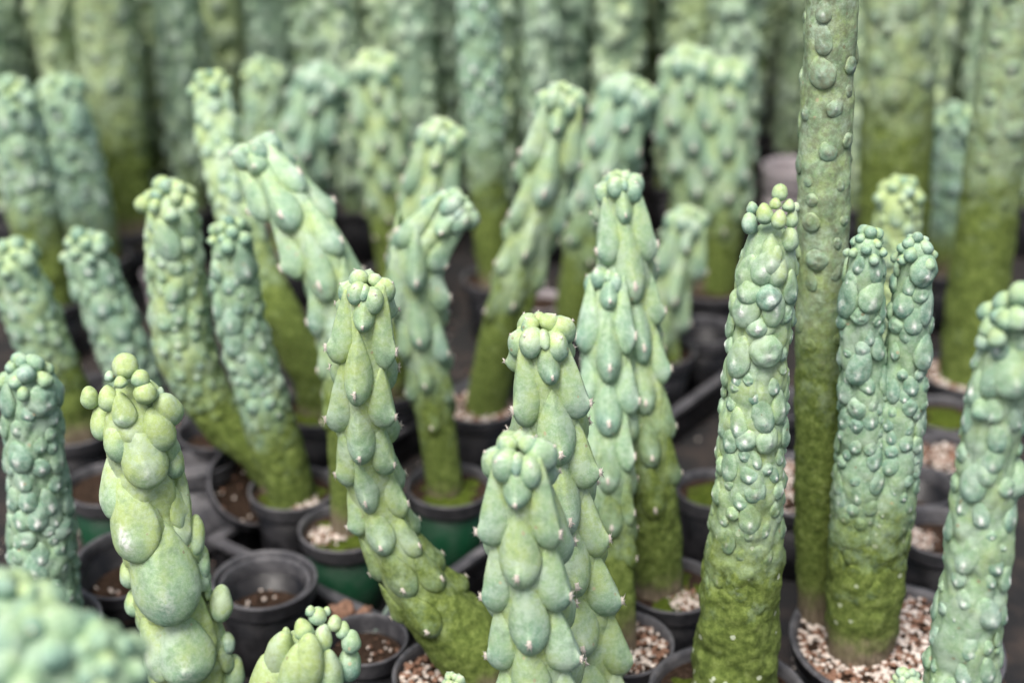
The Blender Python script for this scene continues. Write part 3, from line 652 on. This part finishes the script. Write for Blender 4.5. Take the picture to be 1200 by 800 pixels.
pot_px('black pot with pale pebbles next to the two-headed cactus, behind an empty-looking one', 1112, 530, fill='gravel', soilz=.088)
pot_px('black pot sprinkled with perlite beside the broad pebbled pot', 1104, 622, fill='patch2' , rot=0, soilz=.086)
pa = pot('black pot with pinkish gravel round the thick mossy foot of the evenly tubercled cactus', -.052, 1.115, rad=.064, fill='gravel')
pot_px('small black pot ringed like a saucer next to the dumpy cactus head', 428, 748, rad=.043, fill='sparse', soilz=.085)
pot_px('dark green pot on bare ground between two blue-green cacti', 128, 566, style='green', fill='soil')
def free(label, px, py, **k):
    q = on(px, py, .105); rad = k.get('rad', .0525); x, y = float(q[0]), float(q[1])
    for it in range(60):
        hit = [(a, b, r) for _, a, b, r in POTS if math.hypot(x - a, y - b) < (r + rad) * .97] + [(b[0], b[1], .05) for _, b, _ in CACTI if math.hypot(x - b[0], y - b[1]) < .05 + rad]
        if not hit: break
        for a, b, r in hit: dx, dy = x - a, y - b; dd = math.hypot(dx, dy) + 1e-6; x += dx / dd * .006; y += dy / dd * .006
    return pot(label, x, y, **k)
free('dusty black empty pot leaning against the scaly blue-green cactus pot', 150, 650, fill='sparse', soilz=.06, tilt=(R(8), R(-9), 0), z=.006)
free('dusty grey pot with a crust of dry soil behind the knocked-over one', 205, 560, style='grey', fill='sparse', soilz=.075, tilt=(R(-6), R(10), 0), z=.006)
free('black pot of bare soil tucked behind the knobbly stem', 235, 500, fill='sparse', soilz=.08)
free('black pot with bare soil beside the stubby tilted cactus', 120, 470, fill='soil', soilz=.08)
free('black pot with dark soil near the empty-looking rim by the leaning scabby column', 1085, 575, fill='soil', soilz=.06, rad=.05)
free('dark empty pot behind the speckled wide pot', 905, 470, fill='empty', rad=.05)
free('mossy black pot between the wide pot and the thick column', 1092, 492, fill='moss', rad=.05)
p = on(252, 585, .06)
pot('grey pot knocked over on its side with soil still in it', float(p[0]), float(p[1]) + .02, style='grey', fill='sparse', soilz=.08, tilt=(R(28), R(34), 0), z=.022, rot=0)
pot_px('wide black pot holding the pair of fused fan-topped stems', 832, 333, fill='soil', rad=.066)
pot('black empty pot beside bare ground under the slim pale cactus', *[float(q) for q in on(826, 386, .105)[:2]], fill='empty', rad=.050)
pot_px('tall pale pinkish pot glimpsed between columns', 925, 262, style='pale', fill='soil', rad=.055, height=.20)
pot_px('pale pot glimpsed between the two slanting cacti', 634, 352, style='pale', fill='soil', rad=.042)
pot_px('pale pot behind the stubby tilted cactus', 196, 318, style='pale', fill='soil', rad=.042)
# ------------------------------------------------------------------ carrying trays (open black frames the pots stand in)
def box(v, f, c, ax, ay, sx, sy, z0, z1):
    o = len(v)
    for z in (z0, z1):
        for a, b in ((-1, -1), (1, -1), (1, 1), (-1, 1)): v.append(tuple(Vector((c[0], c[1], 0)) + ax * a * sx / 2 + ay * b * sy / 2 + Vector((0, 0, z))))
    f += [tuple(o + q for q in t) for t in ((0, 3, 2, 1), (4, 5, 6, 7), (0, 1, 5, 4), (1, 2, 6, 5), (2, 3, 7, 6), (3, 0, 4, 7))]
TO, TU, TV = Vector((-.096, 1.325, 0)), Vector((.6, .8, 0)), Vector((-.8, .6, 0))
def tray(label, u0, u1, wdt):
    t = thing('nursery_tray', label, 'tray')
    for c, ln, ax in ((TO + TU * (u0 + u1) / 2, u1 - u0, TU), (TO + TU * (u0 + u1) / 2 + TV * wdt, u1 - u0, TU),
                      (TO + TU * u0 + TV * wdt / 2, wdt - .02, TV), (TO + TU * u1 + TV * wdt / 2, wdt - .02, TV)):
        ay = Vector((-ax.y, ax.x, 0)); v, f = [], []; box(v, f, c, ax, ay, ln, .004, 0, .052); o = link('side', mesh('tray_side', v, f, [BLACK], False), t)
        v, f = [], []; box(v, f, c, ax, ay, ln + .012, .013, .050, .056); link('lip', mesh('tray_lip', v, f, [GREY], False), o)
        v, f = [], []; box(v, f, c, ax, ay, ln, .009, .022, .027); link('bead', mesh('tray_bead', v, f, [BLACK], False), o)
tray('black open tray with the mossy green pot and the pebbled pot standing in it', -.07, .372, .27)
tray('black open tray holding the slim pale cactus and the empty black pot', .392, .805, .285)
# ------------------------------------------------------------------ thicket of columns at the back
far = []
for i in range(5):
    hgt = .45 + .09 * i; t = thing('columnar_cactus', 'x', 'cactus')
    pts = np.array([[.02 * math.sin(i), .0, SOILZ + hgt, .022], [.01, 0, SOILZ + hgt * .93, .030], [0, .01, SOILZ + hgt * .5, .032 + .002 * i], [0, 0, SOILZ - .02, .030]])
    org = np.array([0, 0, SOILZ - .02])
    st = stem_curve(pts, .012); stem_object(st, t, org, 20, 6, .10, .75 if i % 2 else .95, 0, 0, 90 + i, .07, .55)
    # tubercles of a far column: real geometry, joined
    V, Fc, tip, wa = [], [], [], []; rng = random.Random(100 + i); P = LO['M'] + LO['B']
    data = [([np.array(v.co) for v in q.vertices], [tuple(pl.vertices) for pl in q.polygons], [a.value for a in q.attributes['tip'].data]) for q in protos(5, 8)['M']]
    for k in range(190):
        s = rng.uniform(.01, st.L * .95); ph = rng.uniform(0, 6.283); p, r, n, tt = frame(st, s, ph)
        a, b, c = rng.choice(data); z = .0105 * rng.uniform(.6, 1.3); x = np.cross(n, -tt); o = len(V)
        pos = p + n * r * .97 - org
        V += [pos + x * q[0] * z + n * q[1] * z * .8 - tt * q[2] * z * 1.5 for q in a]; Fc += [tuple(e + o for e in g) for g in b]; tip += c
    o = link('tubercles', mesh('far_tubercles', V, Fc, [SKIN], True, {'tip': tip, 'wart': tip}), t, kind='stuff'); o.color = (0, .6, .35, 1)
    far.append(t)
used = [False] * 5
pts_taken = [(b[0], b[1], .075) for _, b, _ in CACTI] + [(x, y, r + .02) for _, x, y, r in POTS]
rng = random.Random(5); spots = []
for row in range(8):
    y = 2.48 + row * .115; xm = .36 * (y * .906 + .37) + .22; x = -xm + (.056 if row % 2 else 0)
    while x < xm:
        sx, sy = x + rng.uniform(-.012, .012), y + rng.uniform(-.012, .012); x += .112
        if all(math.hypot(sx - a, sy - b) > .035 + c for a, b, c in pts_taken) and all(math.hypot(sx - a, sy - b) > .101 for a, b in spots):
            if 600 + F * sx / (sy * .906 + .37) > 895 and 600 + F * sx / (sy * .906 + .37) < 945 and sy < 2.75: continue
            spots.append((sx, sy))
def copy_tree(o, parent=None):
    c = o.copy(); col.objects.link(c); c.parent = parent
    for ch in o.children: copy_tree(ch, c)
    return c
FAR_POTS = []
src = [(o, list(o.children)) for o in far]
for (sx, sy) in spots:
    i = rng.randrange(5)
    if not used[i]: o = far[i]; used[i] = True
    else: o = copy_tree(far[i])
    o['label'] = 'tall rough green column in the dense blurred thicket behind'; o['group'] = 'columns of the thicket behind'
    o.location = (sx, sy, SOILZ - .02); o.rotation_euler = (rng.uniform(-.06, .06), rng.uniform(-.06, .06), rng.uniform(0, 6.28))
    s = rng.uniform(.85, 1.2); o.scale = (s, s, rng.uniform(.8, 1.25))
    b = rng.uniform(.1, .9)
    mo = rng.choice([0, .1, .2, .4])
    for ch in o.children: ch.color = (mo, b * .7 + .25, .4, .35) if ch.data.name.startswith('cactus') else (mo * .6, b * .6, .22, .8)
    pot('black pot under a tall rough column of the thicket behind', sx, sy, rad=.0495, fill='soil', group='pots under the thicket behind')
# pots for cacti that have none yet
left = {}
for t, b, _ in CACTI:
    import re
    short = re.split(r' with | in |,| topped| beside| between| over | close | standing| rising| growing| slanting| leaning| bending| half | from | taller', t['label'])[0]
    if short in left: short = ' '.join(t['label'].split()[:9])
    left[short] = 1
    if not any(math.hypot(b[0] - x, b[1] - y) < r * .85 for _, x, y, r in POTS):
        pot('black pot holding the ' + short, float(b[0]), float(b[1]), rad=.0555, fill=random.choice(['soil', 'moss', 'sparse', 'gravel']))
# ------------------------------------------------------------------ small things
def lump_mesh(name, seed, mat, s):
    v, f = [], []; o = Vector((seed * 3.3, 0, 0))
    for i in range(9):
        a = math.pi * i / 8
        for j in range(12):
            b = 6.2832 * j / 12; p = Vector((math.sin(a) * math.cos(b), math.sin(a) * math.sin(b), math.cos(a)))
            v.append(tuple(p * s * (1 + .7 * noise.noise(p * 1.6 + o) + .25 * noise.noise(p * 5 + o))))
    for i in range(8):
        for j in range(12): f.append((i * 12 + j, (i + 1) * 12 + j, (i + 1) * 12 + (j + 1) % 12, i * 12 + (j + 1) % 12))
    return mesh(name, v, f, [mat])
for i, (px, py, s, lb) in enumerate(((402, 718, .013, 'rounded reddish brown bark chip on the soil of the small ringed pot'), (424, 722, .010, 'narrow pale brown bark chip leaning on the rounded one'))):
    q = on(px, py, .093); c = link('bark_chip', lump_mesh('bark_chip', i + 1, BARK, s)); c.location = (float(q[0]), float(q[1]), .085 + s * .7); c['label'] = lb; c['category'] = 'bark chip'
    c.scale = (1.1, .8, .8) if i == 0 else (.8, .8, 1.2); c.rotation_euler = (.3 * i, .6 * i, i)
a = Vector(on(440, 742, .085)); b = Vector(at(472, 690, float(a.y) + .03)); v, f = [], []
for i in range(9):
    t = i / 8; p = a.lerp(b, t) + Vector((0, 0, .006 * math.sin(t * 3.14))); r = .0030 - .0012 * t
    for j in range(8): v.append((p.x + r * math.cos(j * .785), p.y + r * .4 * math.sin(j * .785), p.z + r * math.sin(j * .785)))
for i in range(8):
    for j in range(8): f.append((i * 8 + j, i * 8 + (j + 1) % 8, (i + 1) * 8 + (j + 1) % 8, (i + 1) * 8 + j))
TWIG = plain('twig_bark', [(.3, (.10, .15, .12)), (.7, (.22, .28, .24))], 90, .8, .4)
tw = link('twig', mesh('twig', v, f, [TWIG])); tw['label'] = 'thin grey-green stalk slanting up out of the small ringed pot'; tw['category'] = 'twig'
v, f = [], []; rng = random.Random(3)
for i in range(900):
    p = Vector((rng.uniform(-.75, .75), rng.uniform(.6, 2.3), rng.uniform(.002, .008)))
    if any(math.hypot(p.x - x, p.y - y) < r * .8 for _, x, y, r in POTS): continue
    a = rng.uniform(0, 3.14); d = Vector((math.cos(a), math.sin(a), rng.uniform(-.05, .05))) * rng.uniform(.01, .028); e = Vector((-d.y, d.x, 0)).normalized() * .0007
    o = len(v); v += [tuple(q) for q in (p - d - e, p - d + e, p + d + e, p + d - e, p - d + Vector((0, 0, .0014)), p + d + Vector((0, 0, .0014)))]
    f += [(o + q for q in t) for t in ((0, 4, 5, 3), (1, 2, 5, 4), (0, 3, 2, 1))]
v2, f2, mi = [], [], []; rng = random.Random(8)
for i in range(3200):
    x, y = rng.uniform(-.75, .8), rng.uniform(.75, 2.3)
    if noise.noise(Vector((x * 7, y * 7, 2))) < .02 or any(math.hypot(x - a, y - b) < r * .76 for _, a, b, r in POTS): continue
    vv, ff = rock(rng, (x, y, .001), rng.uniform(.0010, .0030)); q = len(v2); v2 += vv; f2 += [tuple(e + q for e in t) for t in ff]; mi += [0 if rng.random() < .35 else 1] * len(ff)
gt = link('spilled_grit', mesh('spilled_grit', v2, f2, [PERL, BARK], False, None, mi), kind='stuff'); gt['label'] = 'spilled perlite and bark crumbs on the dark ground between pots'; gt['category'] = 'grit'
nd = link('dry_litter', mesh('dry_litter', v, [tuple(q) for q in f], [NEEDLE], False), kind='stuff')
nd['label'] = 'dry brown needles and stalks littering the ground between the pots'; nd['category'] = 'litter'
